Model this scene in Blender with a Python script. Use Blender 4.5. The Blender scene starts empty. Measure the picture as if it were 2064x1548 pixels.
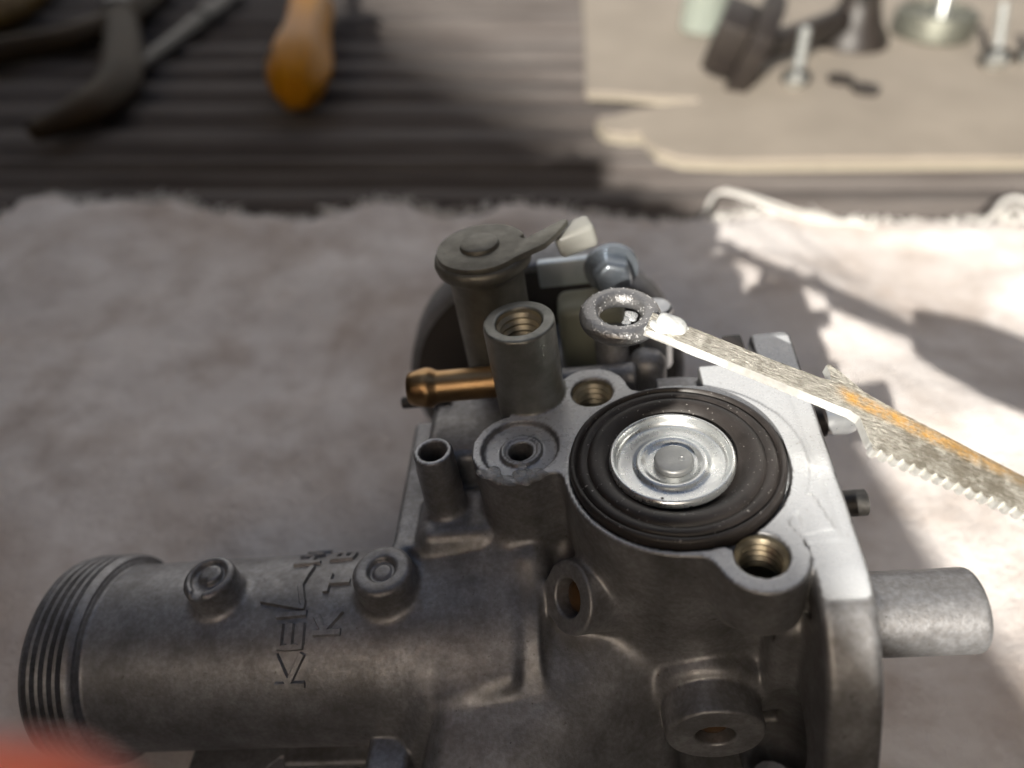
import bpy, bmesh, math, random
import numpy as np
from mathutils import Vector, Matrix

random.seed(4); np.random.seed(4)
R = math.radians
MM = 0.001
scene = bpy.context.scene
COL = scene.collection

# ------------------------------------------------------------------ camera, sky, sun, exposure
CAM_H, PITCH = 118.0, R(42)                       # mm above the cloth, pitch down
cam = bpy.data.cameras.new("camera")
cam.sensor_width = 36.0
cam.lens = 36.0 * 1500.0 / 2064.0
cam.clip_start, cam.clip_end = 0.002, 50.0
cam.dof.use_dof = True
cam.dof.focus_distance = 0.089
cam.dof.aperture_fstop = 11.6
cam_o = bpy.data.objects.new("camera", cam)
cam_o.location = (0, 0, CAM_H * MM)
cam_o.rotation_euler = (R(90) - PITCH, 0, 0)
COL.objects.link(cam_o)
scene.camera = cam_o

SUN_TRAVEL = Vector((0.80, 1.87, -1.0)).normalized()
SUN_ELEV = math.asin(-SUN_TRAVEL.z)
SUN_ROT = math.atan2(-SUN_TRAVEL.x, -SUN_TRAVEL.y)
world = bpy.data.worlds.new("World")
scene.world = world
world.use_nodes = True
wn = world.node_tree
sky = wn.nodes.new("ShaderNodeTexSky")
sky.sky_type = 'NISHITA'
sky.sun_disc = False
sky.sun_elevation = SUN_ELEV
sky.sun_rotation = SUN_ROT
sky.dust_density = 5.0
sky.ozone_density = 0.4
wn.links.new(sky.outputs[0], wn.nodes["Background"].inputs[0])
wn.nodes["Background"].inputs[1].default_value = 0.065

sun = bpy.data.lights.new("sun", 'SUN')
sun.energy = 5.0
sun.angle = R(0.7)
sun.color = (1.0, 0.95, 0.86)
sun_o = bpy.data.objects.new("sun", sun)
sun_o.rotation_euler = SUN_TRAVEL.to_track_quat('-Z', 'Y').to_euler()
COL.objects.link(sun_o)

vs = scene.view_settings
vs.view_transform = 'Standard'
vs.look = 'None'
vs.gamma = 1.0
vs.exposure = 0.85

# ------------------------------------------------------------------ helpers
def tag(o, label=None, cat=None, group=None, kind=None):
    if label: o["label"] = label
    if cat: o["category"] = cat
    if group: o["group"] = group
    if kind: o["kind"] = kind
    return o

def empty(name, loc_mm=(0, 0, 0), rot=None, label=None, cat=None, group=None, kind=None):
    o = bpy.data.objects.new(name, None)
    o.empty_display_size = 0.01
    m = Matrix.Translation(Vector(loc_mm) * MM)
    if rot is not None:
        m = m @ rot.to_4x4()
    o.matrix_world = m
    COL.objects.link(o)
    return tag(o, label, cat, group, kind)

def mesh_obj(name, V, F, mat=None, parent=None, smooth=True, sharp=35, loc=None, rot=None):
    """V in mm; one mesh object."""
    me = bpy.data.meshes.new(name)
    me.from_pydata([tuple(np.asarray(v, float) * MM) for v in V], [], F)
    me.update()
    bm = bmesh.new(); bm.from_mesh(me)
    bmesh.ops.recalc_face_normals(bm, faces=bm.faces)
    bm.to_mesh(me); bm.free()
    if smooth:
        me.shade_smooth()
        me.set_sharp_from_angle(angle=R(sharp))
    o = bpy.data.objects.new(name, me)
    if mat: me.materials.append(mat)
    if parent: o.parent = parent
    if loc is not None or rot is not None:
        m = Matrix.Translation(Vector(loc if loc is not None else (0, 0, 0)) * MM)
        if rot is not None: m = m @ rot.to_4x4()
        o.matrix_local = m
    COL.objects.link(o)
    return o

def frame(axis, up=(0, 0, 1)):
    """3x3 numpy with columns x,y,z where z = axis."""
    z = Vector(axis).normalized()
    u = Vector(up)
    if abs(z.dot(u)) > 0.98: u = Vector((0, 1, 0))
    x = u.cross(z).normalized()
    y = z.cross(x)
    return np.array([x, y, z]).T

def lathe(profile, n=48, origin=(0, 0, 0), axis=(0, 0, 1), phase=0.0, wob=None):
    """profile: list of (r, h). r<=0 makes a pole."""
    M = frame(axis); o = np.array(origin, float)
    V, F, rings = [], [], []
    for i, (r, h) in enumerate(profile):
        if r <= 1e-6:
            rings.append([len(V)]); V.append(o + M @ np.array([0, 0, h]))
        else:
            ids = []
            for k in range(n):
                a = phase + 2 * math.pi * k / n
                rr = r * (wob(a, i) if wob else 1.0)
                ids.append(len(V))
                V.append(o + M @ np.array([rr * math.cos(a), rr * math.sin(a), h]))
            rings.append(ids)
    for a, b in zip(rings[:-1], rings[1:]):
        if len(a) == 1 and len(b) == 1: continue
        for k in range(n):
            k2 = (k + 1) % n
            if len(a) == 1: F.append((a[0], b[k], b[k2]))
            elif len(b) == 1: F.append((a[k], b[0], a[k2]))
            else: F.append((a[k], b[k], b[k2], a[k2]))
    return V, F

def merge(*parts):
    V, F = [], []
    for v, f in parts:
        o = len(V); V += list(v); F += [tuple(i + o for i in q) for q in f]
    return V, F

def catmull(P, seg=6):
    P = [np.array(p, float) for p in P]
    Q = [2 * P[0] - P[1]] + P + [2 * P[-1] - P[-2]]
    out = []
    for i in range(1, len(Q) - 2):
        for s in range(seg):
            t = s / seg
            a, b, c, d = Q[i - 1], Q[i], Q[i + 1], Q[i + 2]
            out.append(0.5 * (2 * b + (c - a) * t + (2 * a - 5 * b + 4 * c - d) * t * t + (3 * b - a - 3 * c + d) * t ** 3))
    out.append(P[-1])
    return out

def tube(path, rad, n=10, sq=(1, 1), up=(0, 0, 1)):
    path = [np.array(p, float) for p in path]
    m = len(path)
    V, F = [], []
    for i, p in enumerate(path):
        t = path[min(i + 1, m - 1)] - path[max(i - 1, 0)]
        M = frame(t, up)
        r = rad[i] if hasattr(rad, '__len__') else rad
        for k in range(n):
            a = 2 * math.pi * k / n
            V.append(p + M @ np.array([r * sq[0] * math.cos(a), r * sq[1] * math.sin(a), 0]))
    for i in range(m - 1):
        for k in range(n):
            k2 = (k + 1) % n
            F.append((i * n + k, i * n + k2, (i + 1) * n + k2, (i + 1) * n + k))
    F.append(tuple(range(n))[::-1]); F.append(tuple((m - 1) * n + k for k in range(n)))
    return V, F

def prism(poly, z0, z1, M=None, o=(0, 0, 0)):
    n = len(poly); o = np.array(o, float)
    V = [np.array([x, y, z0], float) for x, y in poly] + [np.array([x, y, z1], float) for x, y in poly]
    if M is not None: V = [o + M @ v for v in V]
    else: V = [o + v for v in V]
    F = [tuple(range(n))[::-1], tuple(range(n, 2 * n))]
    F += [(i, (i + 1) % n, n + (i + 1) % n, n + i) for i in range(n)]
    return V, F

def bevel(o, w, seg=2, angle=30):
    bm = bmesh.new(); bm.from_mesh(o.data)
    ed = [e for e in bm.edges if len(e.link_faces) == 2 and e.calc_face_angle(0) > R(angle)]
    bmesh.ops.bevel(bm, geom=ed, offset=w * MM, segments=seg, affect='EDGES', profile=0.5, clamp_overlap=True)
    bm.to_mesh(o.data); bm.free()
    o.data.shade_smooth(); o.data.set_sharp_from_angle(angle=R(40))
    return o

def box(x0, x1, y0, y1, z0, z1):
    return prism([(x0, y0), (x1, y0), (x1, y1), (x0, y1)], z0, z1)

# ------------------------------------------------------------------ materials
class NT:
    def __init__(s, name):
        s.m = bpy.data.materials.new(name); s.m.use_nodes = True
        s.t = s.m.node_tree; s.b = s.t.nodes["Principled BSDF"]
        s.co = s.t.nodes.new("ShaderNodeTexCoord").outputs["Object"]
    def set(s, **k):
        for a, v in k.items():
            s.b.inputs[a.replace('_', ' ')].default_value = v
        return s
    def link(s, a, b): s.t.links.new(a, b)
    def map(s, sc):
        n = s.t.nodes.new("ShaderNodeMapping"); n.inputs["Scale"].default_value = sc
        s.link(s.co, n.inputs[0]); return n.outputs[0]
    def noise(s, scale, detail=4, rough=0.55, vec=None, dist=0.0):
        n = s.t.nodes.new("ShaderNodeTexNoise")
        n.inputs["Scale"].default_value = scale; n.inputs["Detail"].default_value = detail
        n.inputs["Roughness"].default_value = rough; n.inputs["Distortion"].default_value = dist
        s.link(vec if vec is not None else s.co, n.inputs["Vector"]); return n.outputs[0]
    def voro(s, scale, vec=None, feature='F1'):
        n = s.t.nodes.new("ShaderNodeTexVoronoi"); n.feature = feature
        n.inputs["Scale"].default_value = scale
        s.link(vec if vec is not None else s.co, n.inputs["Vector"]); return n.outputs[0]
    def ramp(s, f, stops):
        n = s.t.nodes.new("ShaderNodeValToRGB")
        e = n.color_ramp.elements
        while len(e) < len(stops): e.new(0.5)
        for q, (p, c) in zip(e, stops):
            q.position = p; q.color = (c, c, c, 1) if not hasattr(c, '__len__') else (*c, 1)
        s.link(f, n.inputs[0]); return n.outputs[0]
    def mix(s, f, a, b, mode='MIX'):
        n = s.t.nodes.new("ShaderNodeMix"); n.data_type = 'RGBA'; n.blend_type = mode
        for i, v in ((0, f), (6, a), (7, b)):
            if hasattr(v, 'is_linked') or isinstance(v, bpy.types.NodeSocket): s.link(v, n.inputs[i])
            else: n.inputs[i].default_value = v if i == 0 else ((*v, 1) if len(v) == 3 else v)
        return n.outputs[2]
    def math(s, op, a, b=0.0):
        n = s.t.nodes.new("ShaderNodeMath"); n.operation = op
        for i, v in enumerate((a, b)):
            if isinstance(v, bpy.types.NodeSocket): s.link(v, n.inputs[i])
            else: n.inputs[i].default_value = v
        return n.outputs[0]
    def bump(s, h, dist, strength=1.0):
        n = s.t.nodes.new("ShaderNodeBump")
        n.inputs["Strength"].default_value = strength; n.inputs["Distance"].default_value = dist
        s.link(h, n.inputs["Height"])
        if s.b.inputs["Normal"].is_linked:
            s.link(s.b.inputs["Normal"].links[0].from_socket, n.inputs["Normal"])
        s.link(n.outputs[0], s.b.inputs["Normal"]); return s
    def attr(s, name):
        n = s.t.nodes.new("ShaderNodeAttribute"); n.attribute_name = name; return n.outputs["Fac"]
    def col(s, c): s.link(c, s.b.inputs["Base Color"]); return s
    def rough(s, c): s.link(c, s.b.inputs["Roughness"]); return s

def metal(name, c1, c2, rough=(0.3, 0.5), scale=600, pits=0.0, bump=0.00004, metallic=0.75):
    k = NT(name).set(Metallic=metallic)
    n = k.noise(scale, 6, 0.6)
    k.col(k.mix(k.ramp(n, [(0.35, 0.0), (0.65, 1.0)]), c1, c2))
    k.rough(k.ramp(k.noise(scale * 2.3, 5), [(0.3, rough[0]), (0.7, rough[1])]))
    if bump: k.bump(k.noise(scale * 5, 4), bump, 0.6)
    return k.m

# cast zinc: rough grey casting, machined faces brighter and flatter, oxide blotches and pits
k = NT("cast_zinc").set(Metallic=0.6)
mach = k.attr("machined")
blot = k.ramp(k.noise(170, 6, 0.65), [(0.36, 0.0), (0.68, 1.0)])
fine = k.ramp(k.noise(1500, 5, 0.6), [(0.36, 0.0), (0.60, 1.0)])
cast = k.mix(blot, (0.225, 0.225, 0.232), (0.40, 0.405, 0.425))
cast = k.mix(k.math('MULTIPLY', fine, 0.35), cast, (0.12, 0.105, 0.092))
pit = k.ramp(k.noise(900, 7, 0.7), [(0.62, 0.0), (0.70, 1.0)])
mach_r = k.ramp(k.noise(900, 5), [(0.3, 0.22), (0.7, 0.36)])
macc = k.mix(k.math('MULTIPLY', pit, 0.7), (0.57, 0.59, 0.615), (0.24, 0.22, 0.20))
pit2 = k.ramp(k.noise(1250, 6, 0.75), [(0.63, 0.0), (0.69, 1.0)])
cast = k.mix(k.math('MULTIPLY', pit2, 0.75), cast, (0.07, 0.06, 0.052))
k.col(k.mix(mach, cast, macc))
rr = k.ramp(k.noise(700, 5), [(0.3, 0.38), (0.7, 0.56)])
rm = k.t.nodes.new('ShaderNodeMix'); rm.data_type = 'FLOAT'
k.link(mach, rm.inputs[0]); k.link(rr, rm.inputs[2]); k.link(mach_r, rm.inputs[3])
k.rough(rm.outputs[0])
k.link(k.math('SUBTRACT', 0.65, k.math('MULTIPLY', mach, 0.42)), k.b.inputs['Metallic'])
hgt = k.math('ADD', k.noise(2600, 5, 0.65), k.math('MULTIPLY', k.noise(500, 3), 1.2))
k.bump(hgt, 0.00006, 0.5)
ZINC = k.m

ZINC_BRIGHT = metal("plated_zinc", (0.55, 0.57, 0.60), (0.66, 0.68, 0.70), (0.26, 0.40), 400)
k = NT("pressed_steel").set(Metallic=0.85)
k.col(k.mix(k.ramp(k.noise(180, 4), [(0.35, 0), (0.75, 1)]), (0.84, 0.87, 0.88), (0.72, 0.74, 0.74)))
k.rough(k.ramp(k.noise(1400, 6, 0.7), [(0.3, 0.25), (0.75, 0.33)]))
k.bump(k.noise(4200, 3), 0.00001, 0.3)
STEEL = k.m
BRASS = metal("brass", (0.50, 0.33, 0.17), (0.42, 0.26, 0.125), (0.30, 0.40), 260, bump=0.00001, metallic=1.0)
RIVETM = metal("rivet_metal", (0.46, 0.47, 0.47), (0.38, 0.39, 0.39), (0.45, 0.6), 500)
SCREW_BRASS = metal("dull_brass", (0.22, 0.12, 0.05), (0.15, 0.085, 0.04), (0.35, 0.5), 500)
BLUEBOLT = metal("blued_bolt", (0.20, 0.23, 0.27), (0.27, 0.30, 0.34), (0.28, 0.4), 300)
BLUEPLATE = metal("bluish_plate", (0.50, 0.57, 0.63), (0.58, 0.64, 0.69), (0.35, 0.5), 300)
BOLT = metal("bolt_steel", (0.60, 0.62, 0.62), (0.45, 0.46, 0.44), (0.25, 0.4), 300)
DARKSTEEL = metal("dark_steel", (0.10, 0.10, 0.10), (0.06, 0.055, 0.05), (0.35, 0.55), 300)
THREAD = metal("thread_metal", (0.50, 0.46, 0.36), (0.36, 0.33, 0.26), (0.28, 0.45), 500)
POSTM = metal("greenish_zinc", (0.22, 0.223, 0.205), (0.30, 0.303, 0.285), (0.36, 0.55), 350, bump=0.00008)
CAPM = metal("dull_cap_metal", (0.15, 0.145, 0.125), (0.22, 0.215, 0.19), (0.45, 0.62), 300, bump=0.00008, metallic=0.75)

def dielectric(name, c1, c2, scale, rough, bump=0.0, bscale=None, spec=0.5):
    k = NT(name).set(Metallic=0.0)
    k.b.inputs["Specular IOR Level"].default_value = spec
    k.col(k.mix(k.ramp(k.noise(scale, 6, 0.6), [(0.35, 0), (0.66, 1)]), c1, c2))
    k.set(Roughness=rough)
    if bump: k.bump(k.noise(bscale or scale * 4, 5), bump, 0.7)
    return k

k = NT("black_rubber")
dust = k.ramp(k.noise(2600, 2, 0.5), [(0.69, 0.0), (0.73, 1.0)])
base = k.mix(k.ramp(k.noise(260, 5), [(0.35, 0), (0.7, 1)]), (0.022, 0.019, 0.018), (0.040, 0.034, 0.032))
k.col(k.mix(k.math('MULTIPLY', dust, 0.55), base, (0.6, 0.58, 0.55)))
k.rough(k.ramp(k.noise(500, 5), [(0.3, 0.40), (0.7, 0.56)]))
k.bump(k.noise(1800, 5, 0.7), 0.00006, 0.5)
RUBBER = k.m
BLACKPL = dielectric("black_plastic", (0.016, 0.012, 0.011), (0.03, 0.024, 0.02), 120, 0.5, 0.00008, 900).m
BELLM = dielectric("black_bell", (0.025, 0.021, 0.018), (0.04, 0.032, 0.027), 120, 0.6, 0.00006, 900).m
k = NT("milky_plastic").set(Roughness=0.35)
k.set(Base_Color=(0.44, 0.44, 0.41, 1)); k.b.inputs["Transmission Weight"].default_value = 0.5
MILKY = k.m
k = NT("greenish_plastic").set(Roughness=0.4)
k.set(Base_Color=(0.34, 0.35, 0.27, 1)); k.b.inputs["Transmission Weight"].default_value = 0.15
GREENISH = k.m

k = NT("clear_gel").set(Roughness=0.16, Base_Color=(0.74, 0.76, 0.78, 1))
k.b.inputs["Transmission Weight"].default_value = 0.75
k.bump(k.noise(900, 4), 0.0002, 0.7)
GEL = k.m
k = NT("white_glue").set(Roughness=0.4, Base_Color=(0.66, 0.68, 0.68, 1))
k.b.inputs["Subsurface Weight"].default_value = 0.3
k.b.inputs["Subsurface Radius"].default_value = (0.0015, 0.0015, 0.0015)
k.bump(k.noise(1400, 5), 0.0003, 0.6)
GLUE = k.m
k = NT("wet_o_ring").set(Metallic=0.6, Roughness=0.28, Base_Color=(0.20, 0.20, 0.205, 1))
k.b.inputs["Specular IOR Level"].default_value = 0.9
k.b.inputs["Coat Weight"].default_value = 1.0
k.b.inputs["Coat Roughness"].default_value = 0.12
k.bump(k.noise(2200, 3, 0.6), 0.00025, 0.8)
ORING = k.m
k = NT("droplet").set(Roughness=0.05, Base_Color=(0.95, 0.96, 0.97, 1))
k.b.inputs["Specular IOR Level"].default_value = 0.9
k.b.inputs["Transmission Weight"].default_value = 0.5
DROP = k.m

# saw blade: worn bright steel with remains of black and orange paint, scratches along the blade
k = NT("saw_blade_steel").set(Metallic=0.7)
st = k.map((900, 5200, 5200))
sp = k.noise(1.0, 7, 0.75, st)
worn = k.ramp(sp, [(0.36, 0.0), (0.62, 1.0)])
steel = k.mix(worn, (0.16, 0.145, 0.115), (0.76, 0.74, 0.68))
pa = k.attr("paint")
pw = k.math('MULTIPLY', pa, k.ramp(k.noise(900, 6, 0.7), [(0.38, 1.0), (0.60, 0.25)]))
fb = k.attr("film")
fw = k.math('MULTIPLY', fb, k.ramp(k.noise(420, 7, 0.75), [(0.44, 1.0), (0.60, 0.0)]))
c = k.mix(k.math('MULTIPLY', fw, 0.7), steel, (0.10, 0.075, 0.035))
c = k.mix(pw, c, (0.80, 0.40, 0.03))
k.col(c)
mt = k.math('SUBTRACT', 1.0, k.math('MULTIPLY', k.math('MAXIMUM', pw, fw), 0.75))
mt = k.math('MULTIPLY', mt, 0.95)
k.link(mt, k.b.inputs["Metallic"])
k.rough(k.ramp(sp, [(0.3, 0.42), (0.7, 0.24)]))
k.bump(sp, 0.00045, 0.9)
BLADE = k.m
BLADE_EDGE = metal("cut_edge_steel", (0.75, 0.74, 0.70), (0.86, 0.86, 0.84), (0.35, 0.55), 900, bump=0.0001)

# cloth: stained off-white cotton wadding
k = NT("cotton_cloth").set(Roughness=0.95)
k.b.inputs["Specular IOR Level"].default_value = 0.1
k.b.inputs["Sheen Weight"].default_value = 0.25
s1 = k.ramp(k.noise(13, 6, 0.62, dist=0.6), [(0.46, 0.0), (0.68, 1.0)])
s2 = k.ramp(k.noise(60, 6, 0.65), [(0.47, 0.0), (0.70, 1.0)])
c = k.mix(k.math('MULTIPLY', s1, 0.85), (0.82, 0.77, 0.75), (0.41, 0.32, 0.265))
c = k.mix(k.math('MULTIPLY', s2, 0.5), c, (0.36, 0.27, 0.215))
k.col(c)
hb = k.math('ADD', k.noise(420, 6, 0.7), k.math('MULTIPLY', k.noise(1300, 5, 0.7), 0.5))
k.bump(hb, 0.0011, 0.8)
CLOTH = k.m
FIBRE = dielectric("cotton_fibre", (0.66, 0.645, 0.62), (0.55, 0.53, 0.50), 80, 0.9).m

# deck boards: weathered grey fluted wood
k = NT("weathered_wood").set(Roughness=0.85)
k.b.inputs["Specular IOR Level"].default_value = 0.2
g = k.noise(1.0, 7, 0.65, k.map((14, 260, 260)))
g2 = k.noise(9, 4, 0.6)
c = k.mix(k.ramp(g, [(0.3, 0), (0.7, 1)]), (0.075, 0.063, 0.058), (0.17, 0.155, 0.147))
c = k.mix(k.math('MULTIPLY', k.ramp(g2, [(0.4, 0), (0.7, 1)]), 0.45), c, (0.062, 0.050, 0.047))
k.col(c); k.bump(g, 0.0008, 0.6)
WOOD = k.m
k = NT("dark_gap").set(Roughness=0.95, Base_Color=(0.05, 0.042, 0.04, 1)); GAP = k.m
k = NT("blocker_brown").set(Roughness=0.8)  # dark material of the added light blockers
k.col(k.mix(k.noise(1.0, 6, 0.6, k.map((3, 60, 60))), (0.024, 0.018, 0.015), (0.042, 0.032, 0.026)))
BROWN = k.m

k = NT("bounce_grey").set(Roughness=0.9)  # pale material of the added bounce panel
k.col(k.mix(k.noise(6, 5), (0.28, 0.29, 0.315), (0.34, 0.35, 0.375))); BOUNCE = k.m
k = NT("cardboard").set(Roughness=0.85)
k.b.inputs["Specular IOR Level"].default_value = 0.2
n1 = k.ramp(k.noise(22, 5, 0.6), [(0.35, 0), (0.7, 1)])
k.col(k.mix(n1, (0.26, 0.228, 0.192), (0.325, 0.285, 0.24))); k.bump(k.noise(200, 4), 0.0006, 0.4)
CARD = k.m
k = NT("torn_card").set(Roughness=0.95)
k.col(k.mix(k.noise(150, 5), (0.27, 0.24, 0.19), (0.33, 0.295, 0.235))); TORN = k.m

k = NT("amber_handle").set(Roughness=0.4)
k.b.inputs["Specular IOR Level"].default_value = 0.08
k.col(k.mix(k.noise(40, 3), (0.52, 0.23, 0.006), (0.42, 0.16, 0.004)))
k.b.inputs["Transmission Weight"].default_value = 0.06
k.b.inputs["IOR"].default_value = 1.49
AMBER = k.m
GRIP = dielectric("dark_grip", (0.040, 0.024, 0.010), (0.026, 0.017, 0.008), 60, 0.6, spec=0.15).m
OLIVE = dielectric("olive_grip", (0.11, 0.062, 0.010), (0.08, 0.045, 0.010), 60, 0.55, spec=0.15).m
k = NT("clear_cup").set(Roughness=0.2, Base_Color=(0.50, 0.55, 0.49, 1))
k.b.inputs["Transmission Weight"].default_value = 0.6
CUPM = k.m
k = NT("skin").set(Roughness=0.45)
k.col(k.mix(k.noise(160, 4), (0.95, 0.17, 0.09), (0.97, 0.24, 0.13)))
k.b.inputs["Subsurface Weight"].default_value = 0.6
k.b.inputs["Subsurface Radius"].default_value = (0.008, 0.002, 0.001)
SKIN = k.m
NAIL = NT("nail").set(Roughness=0.25, Base_Color=(0.85, 0.42, 0.34, 1)).m

# ------------------------------------------------------------------ the table: fluted deck boards
deck = mesh_obj("deck", *box(-1500, 1500, -290, 1800, -40, -26), mat=GAP, smooth=False)
tag(deck, kind="structure")
def deck_board(y0, width, flutes):
    """fluted board along x; top crest at z=-2"""
    prof = []
    n = flutes * 10
    for i in range(n + 1):
        t = i / n
        ph = (t * flutes) % 1.0
        groove = max(0.0, 1 - abs(ph - 0.5) / 0.36)
        z = -2.2 - 5.5 * (groove * groove * (3 - 2 * groove))
        if i in (0, n): z = -4.5
        prof.append((y0 + t * width, z))
    poly = prof + [(y0 + width, -25.5), (y0, -25.5)]
    V = []
    xs = (-1400, 1400)
    for x in xs: V += [(x, y, z) for y, z in poly]
    m = len(poly)
    F = [tuple(range(m)), tuple(range(m, 2 * m))[::-1]] + [(i, (i + 1) % m, m + (i + 1) % m, m + i) for i in range(m)]
    return mesh_obj("deck_board", V, F, WOOD, deck, sharp=50)
for y0, fl in ((-280, 6), (-136, 6), (8, 6), (152, 5), (251.5, 6), (407, 6), (563, 6), (719, 6), (875, 6), (1031, 6)):
    deck_board(y0, {5: 95.5, 6: 152 if y0 > 200 else 140}[fl], fl)

# ------------------------------------------------------------------ cloth
edge_back = [(-300, 226), (-240, 216), (-175, 214), (-160, 214), (-157, 220), (-151, 224), (-143, 220), (-126, 219), (-111, 222), (-96, 215), (-80, 209),
             (-64, 208), (-53, 215), (-44, 222), (-33, 219), (-21, 211), (3, 219), (27, 212), (49, 206), (61, 208),
             (83, 213), (104, 208), (127, 206), (161, 208), (220, 205), (330, 210)]
ebx = [p[0] for p in edge_back]; eby = [p[1] for p in edge_back]
def vnoise(x, y, s, seed=0):
    r = np.random.RandomState(seed).rand(64, 64)
    x = x / s + 100; y = y / s + 100
    xi = np.floor(x).astype(int); yi = np.floor(y).astype(int)
    fx = x - xi; fy = y - yi
    fx = fx * fx * (3 - 2 * fx); fy = fy * fy * (3 - 2 * fy)
    g = lambda a, b: r[a % 64, b % 64]
    return (g(xi, yi) * (1 - fx) + g(xi + 1, yi) * fx) * (1 - fy) + (g(xi, yi + 1) * (1 - fx) + g(xi + 1, yi + 1) * fx) * fy
def cloth_z(x, y):
    z = 6.5 * (vnoise(x + .4 * y, y - .3 * x, 46, 1) - .5) + 3.2 * (vnoise(x, y, 17, 2) - .5) + 0.9 * (vnoise(x, y, 6, 3) - .5)
    near = np.exp(-(((x - 5) / 75.0) ** 2 + ((y - 62) / 60.0) ** 2) ** 2)
    z = z * (1 - 0.8 * near) - 0.2 + 1.6 * (1 - near)
    return np.where(z < -0.6, -0.6 + 0.25 * np.maximum(z + 0.6, -3), z)
nu, nv = 250, 170
U, Vv = np.meshgrid(np.linspace(0, 1, nu), np.linspace(0, 1, nv), indexing='ij')
X = -163 + U * 390 + 6 * (vnoise(Vv * 100, U * 0 + 3, 9, 6) - .5) * (1 - U) ** 8
X = X + (1 - Vv) * (1 - U) ** 6 * 12
yb = np.interp(X, ebx, eby) + 3.0 * (vnoise(X, X * 0, 3.2, 5) - .5) + 2.0 * (vnoise(X, X * 0, 1.2, 15) - .5)
Y = 30 + Vv * (yb - 30)
Z = cloth_z(X, Y)
ed = np.clip((1 - Vv) * 190 / 9, 0, 1)
Z = Z * ed + (1 - ed) * (-0.6 + 1.6 * (vnoise(X, X * 0, 14, 8) - .3))
P = np.stack([X, Y, Z], -1).reshape(-1, 3)
idx = np.arange(nu * nv).reshape(nu, nv)
Fq = np.stack([idx[:-1, :-1], idx[1:, :-1], idx[1:, 1:], idx[:-1, 1:]], -1).reshape(-1, 4)
cloth = mesh_obj("cloth", P.tolist(), [tuple(int(i) for i in f) for f in Fq], CLOTH, smooth=True, sharp=180)
sm = cloth.modifiers.new("thick", 'SOLIDIFY'); sm.thickness = 1.2 * MM; sm.offset = -1
tag(cloth, "stained off-white cotton cloth with frayed edge spread under the carburetor", "cloth")
# frayed fibres along the back edge (uncountable)
parts = []
rs = np.random.RandomState(11)
for i in range(420):
    x = rs.uniform(-162, 165)
    y = np.interp(x, ebx, eby) - rs.uniform(0, 3)
    L = rs.uniform(2, 6) * (1.5 if rs.rand() < .12 else 1)
    a = rs.uniform(-1.1, 1.1)
    p0 = np.array([x, y, 0.0]); d = np.array([math.sin(a), math.cos(a), 0])
    p1 = p0 + d * L * .5 + np.array([0, 0, rs.uniform(.2, 1.6)]); p2 = p0 + d * L + np.array([rs.uniform(-1, 1), 0, rs.uniform(-1.2, .8)])
    parts.append(tube([p0, p1, p2], [rs.uniform(.15, .5), .3, .12], 4))
tag(mesh_obj("fringe", *merge(*parts), mat=FIBRE, parent=cloth), kind="stuff")
for pth, r in (([(56, 200, 0), (60, 208, 2), (66, 219, 3.5), (73, 216, 4), (82, 209, 3), (92, 205.5, 1.5), (104, 205, 1)], .75),
               ([(71, 229, -.5), (76, 222, 1.5), (83, 213, 3), (92, 207.5, 2.2), (103, 205.5, 1), (112, 203, .5)], 0.65),
               ([(144, 203, 0), (151, 209, 2), (157, 215, 3.2), (163, 215, 3), (166, 206, 1)], .9),
               ([(152, 205, 0), (155, 210, 2), (160, 211, 2), (161, 205, 0)], .9),
               ([(-62, 216, 0), (-58, 213, 1), (-54, 209, .6)], .8)):
    mesh_obj("loose_thread", *tube(catmull(pth, 6), r, 7, (1, .7)), mat=FIBRE, parent=cloth)

# ------------------------------------------------------------------ the carburetor: frame on the cloth
CN = Vector((-0.143, 0.034, 0.989)).normalized()
CX = Vector((0.99, -0.03, 0)); CX.z = -(CX.x * CN.x + CX.y * CN.y) / CN.z; CX.normalize()
CY = CN.cross(CX)
CROT = Matrix((CX, CY, CN)).transposed()
CORG = Vector((19.31, 58.55, 53.01))
carb = empty("carburetor", CORG, CROT, "grey cast metal carburetor lying on the cloth with its diaphragm cover removed", "carburetor")

# --- signed distance casting -> surface nets
VS = 0.3
lo = np.array([-84.0, -34.0, -48.0]); hi = np.array([34.0, 46.0, 15.0])
dims = np.ceil((hi - lo) / VS).astype(int) + 1
D = np.full(tuple(dims), 4.0, np.float32)
G = np.zeros(tuple(dims), np.uint8)
GROUPS = []
def gid(n):
    GROUPS.append(n); return len(GROUPS) - 1
ax = [np.arange(dims[i], dtype=np.float32) * np.float32(VS) + np.float32(lo[i]) for i in range(3)]

def sub(bb, pad):
    s = []
    for i in range(3):
        a = int(np.clip(math.floor((bb[i][0] - pad - lo[i]) / VS), 0, dims[i])); b = int(np.clip(math.ceil((bb[i][1] + pad - lo[i]) / VS) + 1, 0, dims[i]))
        s.append(slice(a, b))
    return tuple(s), ax[0][s[0]][:, None, None], ax[1][s[1]][None, :, None], ax[2][s[2]][None, None, :]
def smin(a, b, k):
    if k <= 0: return np.minimum(a, b)
    h = np.maximum(k - np.abs(a - b), 0) / k
    return np.minimum(a, b) - h * h * k * 0.25
def add(fn, bb, g, k=1.0, pad=None):
    s, x, y, z = sub(bb, (pad if pad is not None else k + 1.2))
    d = fn(x, y, z).astype(np.float32)
    cur = D[s]
    d = np.broadcast_to(d, cur.shape)
    G[s] = np.where(d < cur, g, G[s])
    D[s] = smin(cur, d, k)
def cut(fn, bb, k=0.0):
    s, x, y, z = sub(bb, k + 1.2)
    d = -fn(x, y, z).astype(np.float32)
    D[s] = -smin(-D[s], -d, k)
L2 = lambda *a: np.sqrt(sum(q * q for q in a))
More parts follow.
